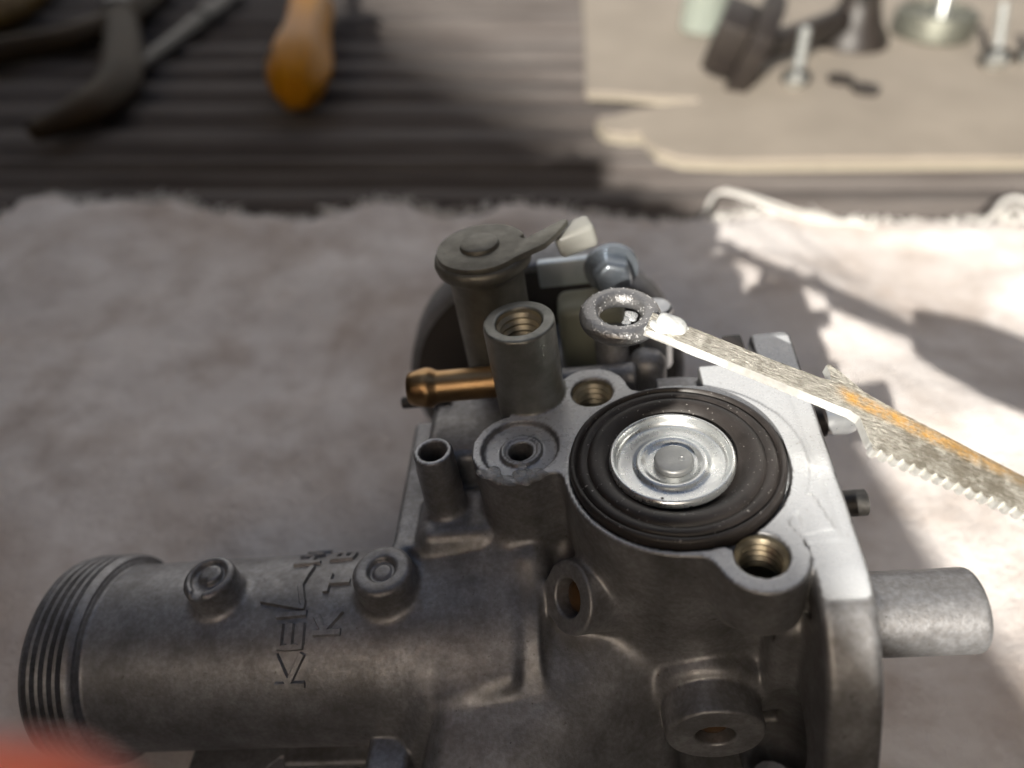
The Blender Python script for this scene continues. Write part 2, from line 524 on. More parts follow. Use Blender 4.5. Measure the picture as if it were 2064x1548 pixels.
def f_cyl(axis, c, r, h0, h1, rd=0.3):
    """cylinder along axis index with centre coords c (other two), rounding rd"""
    def f(x, y, z):
        q = [x, y, z]; t = q.pop(axis)
        d1 = L2(q[0] - c[0], q[1] - c[1]) - r + rd
        d2 = np.abs(t - (h0 + h1) / 2) - (h1 - h0) / 2 + rd
        return np.minimum(np.maximum(d1, d2), 0) + L2(np.maximum(d1, 0), np.maximum(d2, 0)) - rd
    return f
def f_box(x0, x1, y0, y1, z0, z1, rd=0.5):
    def f(x, y, z):
        a = np.abs(x - (x0 + x1) / 2) - (x1 - x0) / 2 + rd
        b = np.abs(y - (y0 + y1) / 2) - (y1 - y0) / 2 + rd
        c = np.abs(z - (z0 + z1) / 2) - (z1 - z0) / 2 + rd
        return L2(np.maximum(a, 0), np.maximum(b, 0), np.maximum(c, 0)) + np.minimum(np.maximum(np.maximum(a, b), c), 0) - rd
    return f
def f_caps(p0, p1, r0, r1):
    p0 = np.array(p0, float); e = np.array(p1, float) - p0; ee = e @ e
    def f(x, y, z):
        t = np.clip(((x - p0[0]) * e[0] + (y - p0[1]) * e[1] + (z - p0[2]) * e[2]) / ee, 0, 1)
        return L2(x - p0[0] - t * e[0], y - p0[1] - t * e[1], z - p0[2] - t * e[2]) - (r0 + (r1 - r0) * t)
    return f
def f_acyl(p, axis, r, h0, h1, rd=0.3):
    p = np.array(p, float); a = np.array(axis, float); a /= np.linalg.norm(a)
    def f(x, y, z):
        t = (x - p[0]) * a[0] + (y - p[1]) * a[1] + (z - p[2]) * a[2]
        q = np.sqrt(np.maximum((x - p[0]) ** 2 + (y - p[1]) ** 2 + (z - p[2]) ** 2 - t * t, 0))
        d1 = q - r + rd; d2 = np.abs(t - (h0 + h1) / 2) - (h1 - h0) / 2 + rd
        return np.minimum(np.maximum(d1, d2), 0) + L2(np.maximum(d1, 0), np.maximum(d2, 0)) - rd
    return f
def f_planes(pl, k=0.0):
    """convex body: list of (point, normal)"""
    pl = [(np.array(p, float), np.array(nn, float) / np.linalg.norm(nn)) for p, nn in pl]
    def f(x, y, z):
        d = None
        for p, nn in pl:
            e = (x - p[0]) * nn[0] + (y - p[1]) * nn[1] + (z - p[2]) * nn[2]
            d = e if d is None else (-smin(-d, -e, k) if k else np.maximum(d, e))
        return d
    return f
def poly_sd(x, y, pts):
    d = None; s = None
    n = len(pts)
    for i in range(n):
        ax_, ay = pts[i]; bx, by = pts[i - 1]
        ex, ey = bx - ax_, by - ay
        wx, wy = x - ax_, y - ay
        t = np.clip((wx * ex + wy * ey) / (ex * ex + ey * ey), 0, 1)
        q = (wx - ex * t) ** 2 + (wy - ey * t) ** 2
        d = q if d is None else np.minimum(d, q)
        c1 = y >= ay; c2 = y < by; c3 = ex * wy > ey * wx
        fl = (c1 & c2 & c3) | (~c1 & ~c2 & ~c3)
        s = np.where(fl, -1, 1) if s is None else np.where(fl, -s, s)
    return s * np.sqrt(d)

gH = gid("diaphragm_housing"); gS = gid("slide_chamber"); gF = gid("mounting_flange"); gP = gid("outlet_pipe")
gV = gid("vent_tube"); gT = gid("threaded_post"); gB1 = gid("casting_boss"); gB2 = gid("casting_boss"); gD = gid("drain_boss")
gL = gid("jet_boss"); gK = gid("base_deck"); gG = gid("lug"); gR = gid("throat"); gW = gid("back_ledge")

# base deck (float bowl flange) and gussets
add(f_box(-34, 17, -31, 2, -50, -38, 0.6), ((-34, 17), (-31, 2), (-50, -38)), gK, 0)
add(f_planes([((-22, -17, -20.2), (0.10, -0.38, 0.92)), ((-12.0, -18.0, -21.8), (0.5, -0.68, 0.52)), ((0, -31, 0), (0, -1, 0.2)), ((-2.5, 0, 0), (1, 0, 0)), ((-34.5, 0, -30), (-1, 0, 0.35)), ((0, 4, 0), (0, 1, 0)), ((0, 0, -49), (0, 0, -1))], 2.5),
    ((-37, -2), (-33, 5), (-49, -10)), gK, 2.2)
add(f_planes([((-22.8, -9.6, -15.2), (-0.127, -0.42, 0.90)), ((-20.9, 0, 0), (1, 0, 0)), ((-21.8, -16.9, -18.5), (0.16, -0.98, 0.12)), ((-34.5, -18, -23), (-0.75, -0.5, 0.45)), ((0, 0, 0), (0, 1, 0)), ((0, 0, -45), (0, 0, -1))], 1.4),
    ((-47, -20), (-28, 1), (-45, -8)), gK, 0.8)
# throat running to the back
add(f_cyl(1, (-17, -22), 13.0, 4, 43, 0.3), ((-31, -3), (4, 43), (-36, -8)), gR, 1.0)
# slide chamber
add(f_cyl(0, (-5, -27.5), 13.0, -80.6, -18, 0.3), ((-81, -18), (-19, 9), (-41, -13)), gS, 1.5)
add(f_cyl(0, (-5, -27.5), 13.9, -80.8, -79.0, 0.4), ((-81, -79), (-20, 10), (-42, -12)), gS, 0.4)
# back ledge behind the vent tube
add(f_box(-37.5, -18, -1, 24, -24, -12.0, 0.8), ((-38, -18), (-1, 24), (-24, -12)), gW, 1.2)
add(f_box(-33, -18, 9, 23, -14, -5.5, 1.5), ((-33, -18), (9, 23), (-14, -5)), gW, 1.5)
# housing outline
def house2d(x, y):
    d = smin(L2(x, y) - 13.3, L2(x - 1.0, y - 0.3) - 13.5, 0.5)
    d = smin(d, L2(x + 18.9, y - 4.6) - 5.95, 3.4)
    d = smin(d, L2(x + 9.3, y - 14) - 4.75, 2.5)
    d = smin(d, poly_sd(x, y, [(-17.5, 6), (-18.5, 10), (-15.5, 12.5), (-11, 15.5), (-8, 12), (-10, 4)]), 1.6)
    return d
def house(x, y, z):
    a = house2d(x, y)
    return np.maximum(a, np.maximum(z, -31 - z))
add(house, ((-26, 14), (-19, 20), (-31, 0)), gH, 2.2, pad=2.5)
def near2d(x, y):
    return smin(L2(x, y) - 13.3, L2(x - 6.7, y + 13.6) - 4.75, 2.6)
add(lambda x, y, z: np.maximum(near2d(x, y + np.minimum(z + 7.5, 0) * 0.7), np.maximum(z, -17 - z)), ((-14, 14), (-19, 14), (-17, 0)), gH, 0.3)
# flatten anything the blends raised above the machined face
cut(lambda x, y, z: np.maximum(-z, np.minimum(house2d(x, y), near2d(x, y)) - 3), ((-28, 16), (-22, 22), (0, 3)))
# fill between housing and flange
add(f_box(5, 15, -12.2, 17.5, -24, -0.28, 0.2), ((5, 15), (-12.2, 18), (-24, 0)), gF, 0.15)
# mounting flange (plate across x), slightly toed
FLANGE = [(24.8, -3), (24.3, -1.0), (22.5, -0.3)] + [(float(p[0]), float(p[1])) for p in catmull([(-13.5, -0.3), (-15.8, -0.4), (-18.2, -1.1), (-20.4, -2.4), (-22.6, -4.4), (-24.7, -7), (-26.4, -10.5), (-28.4, -16), (-30, -23), (-30.6, -32), (-29.5, -40), (-25, -47)], 3)] + [(-20, -52), (18, -52), (24.8, -44)]
def flange(x, y, z):
    xx = x - 0.045 * (y - 20)
    a = np.abs(xx - 15.6) - 2.7
    b = poly_sd(y, z, FLANGE)
    return -smin(-a, -b, 0.9)
add(flange, ((9, 20), (-32, 26), (-50, 1)), gF, 0.4)
# front right block with hollow, between housing and flange
add(f_box(8.2, 14, -16.8, -6, -33, -9.3, 1.6), ((8, 14), (-17, -6), (-33, -9)), gF, 0.9)
cut(f_caps((10.5, -19.5, -25), (10.8, -17, -44), 4.0, 5), ((5, 16), (-25, -11), (-49, -20)), 1.0)
# vent tube and its block
add(f_box(-34.0, -23.0, -1.2, 8.5, -26, -10.0, 2.2), ((-35, -23), (-2, 9), (-26, -10)), gV, 0.7)
add(f_caps((-30.1, 5.1, -3.0), (-30.0, 4.4, -14), 2.55, 2.95), ((-34, -26), (1, 9), (-17, 0)), gV, 1.0)
add(f_acyl((-29.9, 5.1, 0), (0.0, -0.03, -1), 2.55, 0.0, 8, 0.12), ((-33, -27), (2, 8), (-8, 0.2)), gV, 0.2)
cut(lambda x, y, z: np.maximum(-z, L2(x + 29.9, y - 5.1) - 4), ((-34, -26), (1, 9), (0, 2)))
cut(f_cyl(2, (-29.9, 5.1), 1.72, -11, 2, 0.05), ((-32, -28), (3, 7), (-11, 2)), 0.15)
add(f_box(-32.2, -23, -4.2, -1.0, -19, -14.3, 0.5), ((-33, -24), (-6, -1), (-19, -14)), gV, 0.6)
# threaded post
add(f_cyl(2, (-17.5, 14.6), 4.55, -8, 12, 0.25), ((-22, -13), (10, 19), (-8, 12)), gT, 0.6)
cut(f_cyl(2, (-17.5, 14.6), 2.9, -2, 14, 0.05), ((-21, -14), (11, 18), (-2, 14)), 0.25)
# outlet pipe
add(f_cyl(0, (-12, -14.7), 4.7, 14, 31.2, 0.7), ((14, 31.2), (-18, -6), (-20, -8)), gP, 0.6)
cut(f_cyl(0, (-12, -14.7), 3.6, 22, 34, 0.1), ((22, 34), (-17, -7), (-19, -9)), 0.2)
# casting bosses on the slide chamber
for g, (bx, by), r in ((gB1, (-61.2, -4.4), 3.45), (gB2, (-37.6, -5.0), 3.95)):
    add(f_cyl(2, (bx, by), r, -20, -10.3, 0.9), ((bx - 5, bx + 5), (by - 5, by + 5), (-20, -9.5)), g, 1.2)
    cut(f_cyl(2, (bx, by), 1.75 if g == gB2 else 2.3, -11.1, -8, 0.3), ((bx - 3, bx + 3), (by - 3, by + 3), (-10.7, -8)), 0.5)
add(f_cyl(2, (-37.6, -5.0), 1.25, -12, -10.75, 0.3), ((-39, -36), (-7, -3), (-12, -10)), gB2, 0.3)
add(f_cyl(2, (-61.0, -4.1), 1.5, -12, -10.3, 0.35), ((-63, -59), (-6, -2), (-12, -9)), gB1, 0.3)
cut(f_box(-62.6, -61.2, -8.2, -5.0, -11, -9, 0.2), ((-63, -61), (-9, -5), (-11, -9)), 0.3)
# drain boss looking out to the left
dax = (-0.75, -0.42, 0.50)
add(f_acyl((-14.3, -9.3, -12.3), dax, 4.5, -9, 0, 0.35), ((-21, 0), (-15, 4), (-24, -5)), gD, 1.4)
cut(f_acyl((-14.3, -9.3, -12.3), dax, 2.35, -2.6, 2, 0.3), ((-20, -10), (-14, -5), (-16, -6)), 0.3)
# ridge under the left boss
add(f_caps((-19.0, -2.5, -14), (-19.9, -16.6, -25.0), 2.4, 2.7), ((-25, -14), (-21, 2), (-30, -10)), gH, 1.6)
# jet boss at the lower front
add(f_cyl(1, (1.9, -27.2), 7.2, -15.5, -4, 1.6), ((-6, 10), (-17, -4), (-36, -19)), gL, 1.2)
add(f_cyl(1, (1.9, -27.2), 6.0, -19.6, -6, 0.35), ((-5, 9), (-21, -6), (-34, -21)), gL, 0.3)
cut(f_cyl(1, (1.9, -27.4), 2.35, -22, -16, 0.2), ((-1, 5), (-22, -16), (-30, -24)), 0.4)
# lug on the front of the chamber, dark web and lower bracket
add(f_box(-41.6, -36.0, -27, -12, -38, -27.8, 0.9), ((-42, -36), (-27, -12), (-38, -27)), gG, 0.5)
add(f_box(-57, -34, -17.5, -4, -47, -37, 0.8), ((-57, -34), (-18, -4), (-47, -37)), gK, 1.0)
def bracket(x, y, z):
    return np.maximum(poly_sd(x, y, [(-71, -4), (-71, -24), (-67, -24), (-56.5, -15.5), (-50, -15), (-50, -4)]), np.maximum(z + 37.2, -41.5 - z))
add(bracket, ((-72, -50), (-25, -4), (-42, -37)), gG, 0.4)

# machined recesses
cut(f_cyl(2, (0, 0), 12.55, -1.3, 3, 0.05), ((-13, 13), (-13, 13), (-1.3, 3)), 0.15)           # diaphragm seat
cut(f_cyl(2, (-18.7, 4.5), 4.75, -0.85, 3, 0.05), ((-24, -13), (-1, 10), (-0.9, 3)), 0.12)      # check valve pocket
add(f_cyl(2, (-18.6, 4.4), 2.65, -3, -0.3, 0.12), ((-22, -15), (1, 8), (-3, 0)), gH, 0.15)
cut(f_cyl(2, (-18.6, 4.4), 2.05, -0.6, 1, 0.05), ((-21, -16), (2, 7), (-1, 1)), 0.15)
cut(f_cyl(2, (-18.7, 4.4), 1.5, -9, 3, 0.05), ((-21, -16), (2, 7), (-9, 3)), 0.15)
for hx, hy in ((-9.3, 13.8), (6.7, -13.6)):
    cut(f_cyl(2, (hx, hy), 2.72, -13, 3, 0.05), ((hx - 3, hx + 3), (hy - 3, hy + 3), (-13, 3)), 0.2)
cut(f_box(3.6, 5.4, -12.6, -10.6, -1.2, 2, 0.3), ((3, 6), (-13, -10), (-2, 2)), 0.3)
# broken casting edge at the front of the left boss
for bx, by, br in ((-21.6, -0.9, 1.0), (-20.2, -1.7, .8), (-17.8, -1.5, 1.0), (-16.3, -0.8, .8), (-23.3, .5, .7), (-18.9, -.5, .6)):
    cut(f_caps((bx, by, 0.35), (bx + .3, by - .8, 0.3), br, br * .8), ((bx - 2, bx + 2), (by - 3, by + 2), (-2, 2)), 0.3)
# raised pad on the flange face
add(lambda x, y, z: np.maximum(poly_sd(x, y, [(11.6, -6.9), (13.6, -6.0), (14.6, -10.8), (11.4, -11.4)]), np.maximum(z + 0.0, -2 - z)), ((11, 15), (-12, -5), (-2, 0)), gF, 0.0)
# swept machined shelf between housing and flange at the back
def shelf(x, y, z):
    r = L2(x - 1, y)
    top = z + 2.2 + 0.22 * (r - 14)
    return np.maximum(np.maximum(r - 19.5, 12 - r), np.maximum(np.maximum(top, -9 - z), np.maximum(-0.5 - x, 9 - y)))
add(shelf, ((-1, 13.5), (8, 20), (-9, -1)), gF, 0.6)
# recess dividing flange top from its lower corner
cut(f_caps((13.3, -13.0, -3.5), (12.4, -16, -6.5), 0.9, 1.3), ((10, 16), (-19, -10), (-9, -1)), 0.6)

def surface_nets():
    S = D < 0
    c = np.zeros(tuple(dims - 1), np.uint8)
    nx, ny, nz = dims
    for i in (0, 1):
        for j in (0, 1):
            for l in (0, 1):
                c += S[i:nx - 1 + i, j:ny - 1 + j, l:nz - 1 + l]
    act = (c > 0) & (c < 8)
    I = np.argwhere(act)
    vid = np.full(act.shape, -1, np.int32); vid[act] = np.arange(len(I))
    cor = np.array([(i, j, l) for i in (0, 1) for j in (0, 1) for l in (0, 1)])
    val = np.stack([D[I[:, 0] + a, I[:, 1] + b, I[:, 2] + d] for a, b, d in cor], 1)
    acc = np.zeros((len(I), 3)); cnt = np.zeros(len(I))
    for a in range(8):
        for b in range(a + 1, 8):
            if np.abs(cor[a] - cor[b]).sum() != 1: continue
            va, vb = val[:, a], val[:, b]
            m = (va < 0) != (vb < 0)
            t = np.where(m, va / np.where(m, va - vb, 1), 0)
            p = cor[a][None] + t[:, None] * (cor[b] - cor[a])[None]
            acc += np.where(m[:, None], p, 0); cnt += m
    V = (I + acc / cnt[:, None]) * VS + lo
    Q = []
    for a in range(3):
        b, d = [(1, 2), (2, 0), (0, 1)][a]
        s0 = [slice(None)] * 3; s1 = [slice(None)] * 3
        s0[a] = slice(0, -1); s1[a] = slice(1, None)
        A, B = S[tuple(s0)], S[tuple(s1)]
        for flip in (False, True):
            E = np.argwhere((A & ~B) if not flip else (~A & B))
            E = E[(E[:, b] > 0) & (E[:, d] > 0) & (E[:, b] < dims[b] - 1) & (E[:, d] < dims[d] - 1)]
            eb = np.zeros(3, int); eb[b] = 1; edd = np.zeros(3, int); edd[d] = 1
            q = [vid[tuple((E - o).T)] for o in (eb + edd, edd, 0 * eb, eb)]
            q = np.stack(q, 1)
            Q.append(q if not flip else q[:, ::-1])
    Q = np.concatenate(Q)
    # normals from the field gradient
    nrm = np.zeros_like(V)
    gi = np.clip((V - lo) / VS, 1.01, dims - 2.02)
    def samp(p):
        i = np.floor(p).astype(int); fr = p - i; out = 0
        for a, b, d in cor:
            w = np.where(a, fr[:, 0], 1 - fr[:, 0]) * np.where(b, fr[:, 1], 1 - fr[:, 1]) * np.where(d, fr[:, 2], 1 - fr[:, 2])
            out = out + w * D[i[:, 0] + a, i[:, 1] + b, i[:, 2] + d]
        return out
    for a in range(3):
        e = np.zeros(3); e[a] = 0.75
        nrm[:, a] = samp(np.clip(gi + e, 0, dims - 1.01)) - samp(np.clip(gi - e, 0, dims - 1.01))
    nrm /= np.linalg.norm(nrm, axis=1)[:, None] + 1e-9
    gr = G[tuple(np.clip(np.rint((V - lo) / VS).astype(int), 0, dims - 1).T)]
    return V, Q, nrm, gr

SV, SQ, SN, SG = surface_nets()
SMACH = np.clip((SN[:, 2] - 0.86) / 0.1, 0, 1) * np.where((SV[:, 2] > -1.4) & (SV[:, 2] < 0.4), 1.0, 0.0)
SMACH = np.where((SV[:, 2] > 11.5) | ((SV[:, 0] > 9) & (SV[:, 2] > -1.2) & (SN[:, 2] > .8)), np.clip((SN[:, 2] - .7) / .2, 0, 1), SMACH)
def emit(g, name, parent, mat):
    f = SQ[SG[SQ[:, 0]] == g]
    if len(f) == 0: return None
    u, inv = np.unique(f.reshape(-1), return_inverse=True)
    me = bpy.data.meshes.new(name)
    me.vertices.add(len(u)); me.vertices.foreach_set("co", (SV[u] * MM).astype(np.float32).ravel())
    me.loops.add(len(f) * 4); me.loops.foreach_set("vertex_index", inv.astype(np.int32).ravel())
    me.polygons.add(len(f)); me.polygons.foreach_set("loop_start", np.arange(0, len(f) * 4, 4, dtype=np.int32))
    me.polygons.foreach_set("loop_total", np.full(len(f), 4, np.int32))
    me.update(calc_edges=True)
    me.shade_smooth()
    at = me.attributes.new("machined", 'FLOAT', 'POINT'); at.data.foreach_set("value", SMACH[u].astype(np.float32))
    me.normals_split_custom_set_from_vertices(SN[u].tolist())
    me.materials.append(mat)
    o = bpy.data.objects.new(name, me); o.parent = parent
    COL.objects.link(o); return o
for g, nme in enumerate(GROUPS):
    emit(g, nme, carb, POSTM if nme == "threaded_post" else ZINC)
del D, G

# --- threaded collar on the slide chamber (turned, so a lathe)
prof = [(12.4, -80.0), (14.9, -80.6)]
x = -81.2
prof = [(12.0, -80.2), (14.75, -80.35), (15.0, -80.6)]
for i in range(5):
    c0 = -81.0 - i * 1.22
    prof += [(15.2, c0), (15.25, c0 - .42), (14.45, c0 - .72), (14.45, c0 - .92)]
prof += [(15.1, -87.15), (15.0, -87.6), (14.6, -87.9), (12.4, -87.9), (12.2, -87.6), (12.2, -80)]
mesh_obj("threaded_collar", *lathe([(r - .55, h + 1.2) for r, h in prof], 128, (0, -5, -27.5), (1, 0, 0)), mat=ZINC, parent=carb, sharp=28)

# --- thread inserts in the holes
def thread(name, cx, cy, r_out, r_in, z0, z1, pitch, parent, mat):
    pr = [(r_out, z1 + .5)]
    z = z1
    while z > z0:
        pr += [(r_out - .05, z), (r_in, z - pitch * .42), (r_in, z - pitch * .58)]; z -= pitch
    pr += [(r_out, z), (r_out, z - 2.5), (0, z - 3.2)]
    return mesh_obj(name, *lathe(pr, 64, (cx, cy, 0)), mat=mat, parent=parent, sharp=20)
thread("screw_thread", -17.5, 14.6, 2.88, 2.45, 1.0, 11.2, 1.0, carb, THREAD)
thread("screw_thread", -9.3, 13.8, 2.70, 2.25, -11.0, -0.9, 0.95, carb, THREAD)
thread("screw_thread", 6.7, -13.6, 2.70, 2.25, -5.6, -0.9, 0.95, carb, THREAD)

# --- diaphragm, its metal cup and rivet
dia = mesh_obj("diaphragm", *lathe([(6.0, -0.6), (7.2, -0.25), (7.6, 0.05), (8.1, 0.55), (8.7, 1.05), (9.3, 1.2), (9.8, 1.1), (10.1, 0.86), (10.2, 0.74), (10.32, 0.8), (10.6, 0.95), (11.0, 0.98), (11.3, 0.86), (11.45, 0.62), (11.55, 0.5), (11.66, 0.66), (11.8, 0.94), (12.05, 1.02), (12.3, 0.85), (12.42, 0.45), (12.4, -1.2)], 128, (-0.2, 0.1, 0), wob=lambda a, i: 1 + .004 * math.sin(3 * a + i * .7) + .002 * math.sin(7 * a + i * 1.9) if i < 20 else 1), mat=RUBBER, parent=carb, sharp=60)
cup = mesh_obj("diaphragm_cup", *lathe([(0, -.55), (2.9, -.55), (3.1, -.5), (3.45, -.2), (3.75, .0), (4.0, -.03), (4.25, -.2), (4.5, -.45), (4.8, -.5), (6.0, -.46), (6.35, -.35), (6.6, .1), (6.72, .75), (6.82, .9), (6.95, .95),
       (7.1, .88), (7.25, .72), (7.3, .45), (7.3, .0)], 128, (-0.6, 0.3, 0)), mat=STEEL, parent=carb, sharp=60)
mesh_obj("rivet", *lathe([(0, .35), (1.0, .37), (2.0, .36), (2.22, .26), (2.3, .05), (2.3, -.5)], 64, (-0.35, 0.35, 0)), mat=RIVETM, parent=cup, sharp=50)
mesh_obj("rivet_dimple", *lathe([(0, .2), (.12, .22), (.24, .44), (.36, .43), (.5, .3)], 24, (.55, .2, 0)), mat=RIVETM, parent=cup, sharp=60)
mesh_obj("vent_hole", *lathe([(0, .0), (.16, .0), (.2, -.1)], 16, (-2.3, -4.95, -.44)), mat=GAP, parent=cup)

# --- gel smear on the broken boss edge
def blob(c, r, seed, sub_=3, amp=.35, fl=.6):
    bm = bmesh.new(); bmesh.ops.create_icosphere(bm, subdivisions=sub_, radius=1)
    rr = np.random.RandomState(seed); ph = rr.rand(4, 3) * 6; fr = rr.uniform(1.5, 4, (4, 3))
    V = []
    for v in bm.verts:
        p = np.array(v.co); q = 1 + amp * sum(math.sin(fr[i] @ p + ph[i][0]) for i in range(4)) / 4
        V.append(np.array(c) + p * q * np.array(r) * np.array([1, 1, 1]))
    F = [tuple(v.index for v in f.verts) for f in bm.faces]; bm.free()
    return V, F
mesh_obj("gel_smear", *merge(blob((-22.3, .6, -.3), (1.5, 1.2, .45), 1), blob((-20.4, -.7, -.35), (1.5, .9, .5), 2), blob((-18.2, -.2, -.4), (1.2, 1.3, .55), 3),
         blob((-16.6, .0, -.3), (1.3, .9, .45), 4), blob((-18.4, 1.5, -.55), (.6, 1.0, .35), 5)), mat=GEL, parent=carb, sharp=180)

# --- brass hose barb behind the post
mesh_obj("brass_tube", *lathe([(1.6, -34.4), (2.1, -34.55), (2.3, -34.4), (2.5, -33.6), (2.8, -32.4), (2.85, -31.8), (2.7, -31.2), (2.35, -30.6), (2.25, -30.1), (2.25, -18), (0, -18)], 48, (0, 17.2, .4), (1, 0, 0)), mat=BRASS, parent=carb, sharp=50)
mesh_obj("stub_rod", *lathe([(0, -37.6), (.8, -37.5), (.9, -37.2), (.9, -30), (0, -30)], 24, (0, 21, -5.3), (1, 0, 0)), mat=DARKSTEEL, parent=carb)

# --- tall pump tower with capped lever at the back
TX, TY, TZ = -22.3, 26.6, 16.0
tower = mesh_obj("pump_tower", *lathe([(0, -14), (5.2, -14), (5.15, 10), (5.2, 12.4), (5.7, 13.2), (6.5, 13.8), (6.7, 14.6), (6.5, 15.3), (6.1, 15.6), (0, 15.6)], 64, (TX, TY, 0)), mat=CAPM, parent=carb, sharp=40)
def cap_poly():
    pts = []
    for k in range(40):
        a = R(18 + 300 * k / 39)
        pts.append((6.1 * math.cos(a), 6.1 * math.sin(a)))
    pts += [(6.0, -3.0), (8.6, -1.6), (10.2, .6), (11.8, 3.6), (11.2, 4.2), (8.6, 2.6), (6.8, 1.4), (6.0, .6), (5.2, 1.4)]
    return pts
V, F = prism(cap_poly(), 0, .9)
V = [v + np.array([TX, TY, TZ - .6 + max(0, v[0] - 5) ** 1.5 * .03]) for v in V]
bevel(mesh_obj("cap_lever", V, F, CAPM, tower, sharp=40), .18, 2)
mesh_obj("cap_rivet", *lathe([(0, .75), (2.2, .68), (2.55, .5), (2.7, .1), (2.7, -.3)], 48, (TX - .2, TY + .1, TZ + .3)), mat=CAPM, parent=tower)
tip = mesh_obj("lever_tip", *box(0, 5.6, 0, 4.0, 0, 3.6), mat=MILKY, parent=carb, loc=(-11.8, 28.6, 11.4), rot=Matrix.Rotation(R(12), 3, 'Z') @ Matrix.Rotation(R(-10), 3, 'Y'))
bevel(tip, .8, 3)

# --- intake bell at the back, with what shows in front of it
bell = mesh_obj("intake_bell", *lathe([(12.5, 43.0), (18.0, 43.6), (23.2, 45.0), (24.2, 45.6), (24.6, 47.0), (24.4, 49.5), (23.8, 50.2), (22.6, 50.0), (12.5, 48.5)], 96, (-18.0, 0, -24.0), (0, 1, 0)), mat=BELLM, parent=carb)
mesh_obj("bell_rim", *lathe([(24.0, 45.3), (25.1, 45.4), (25.5, 46.2), (25.5, 52.5), (25.0, 53.2), (24.2, 53.0)], 96, (-18.0, 0, -24.0), (0, 1, 0)), mat=ZINC, parent=carb)
bevel(mesh_obj("bracket_plate", *box(-16, -1.5, 35.8, 37.4, 2.6, 7.0), mat=BLUEPLATE, parent=carb), .3)
bolt = mesh_obj("bracket_bolt", *lathe([(0, 31.6), (2.6, 31.7), (3.1, 32.3), (3.2, 35.8), (0, 35.8)], 6, (-5.0, 0, 5.2), (0, 1, 0), .3), mat=BLUEBOLT, parent=carb, sharp=25)
bevel(bolt, .35, 2)
mesh_obj("bolt_washer", *lathe([(0, 35.0), (4.0, 35.0), (4.1, 35.8), (0, 35.8)], 32, (-5.0, 0, 5.2), (0, 1, 0)), mat=BLUEBOLT, parent=bolt)
bevel(mesh_obj("float_valve_block", *box(-13.6, -3.6, 29.5, 36, -10, 2.4), mat=GREENISH, parent=carb), 1.6, 4)
mesh_obj("stop_screw", *lathe([(0, 1.5), (2.0, 1.4), (2.35, 1.0), (2.35, -.2), (2.15, -.35), (2.15, -.6), (2.4, -.8), (2.4, -9), (0, -9)], 40, (.9, 30.0, 0)), mat=ZINC_BRIGHT, parent=carb, sharp=40)
mesh_obj("dome_plug", *lathe([(0, .9), (1.2, .7), (2.2, .0), (2.75, -1.0), (2.8, -2.5), (2.8, -8), (0, -8)], 40, (-1.2, 23.5, -2.6)), mat=ZINC, parent=carb)
mesh_obj("cross_pipe", *lathe([(0, -14), (1.9, -14), (2.2, -13.6), (2.2, -3.4), (1.9, -3), (0, -3)], 32, (0, 21.0, -4.2), (1, 0, 0)), mat=ZINC, parent=carb)
mesh_obj("cross_pipe", *lathe([(0, -6), (2.4, -6), (2.4, 4), (0, 4)], 32, (-6.0, 25.0, -3.0), (0, .3, 1)), mat=ZINC, parent=carb)
bevel(mesh_obj("cable_stop", *box(9.4, 12.2, 21.5, 25, -12, -1.2), mat=BLACKPL, parent=carb), .4)
# right-hand fittings
mesh_obj("idle_screw", *lathe([(0, 19), (1.75, 19), (1.75, 24.9), (1.4, 25.1), (0, 25.1)], 32, (0, 4.9, -15.5), (1, 0, 0)), mat=DARKSTEEL, parent=carb)
mesh_obj("guide_bush", *lathe([(0, 19.6), (2.1, 19.6), (2.1, 21.4), (0, 21.4)], 32, (0, 14.0, -9.0), (1, 0, 0)), mat=BLACKPL, parent=carb)
mesh_obj("guide_pin", *lathe([(0, 19), (1.9, 19), (2.0, 24.5), (1.7, 25.2), (0, 25.3)], 32, (0, 14.0, -9.0), (1, 0, 0)), mat=ZINC_BRIGHT, parent=carb)
# brass jets seen inside the bosses
mesh_obj("brass_jet", *lathe([(0, -18.7), (1.3, -18.5), (2.0, -18.0), (2.25, -17.4), (2.2, -10), (0, -10)], 32, (1.9, 0, -27.4), (0, 1, 0)), mat=SCREW_BRASS, parent=carb)
jd = Vector(dax).normalized()
mesh_obj("drain_screw", *lathe([(0, -1.2), (1.0, -1.25), (1.9, -1.7), (2.3, -2.4), (2.3, -5), (0, -5)], 32, (-14.3, -9.3, -12.3), dax), mat=SCREW_BRASS, parent=carb)

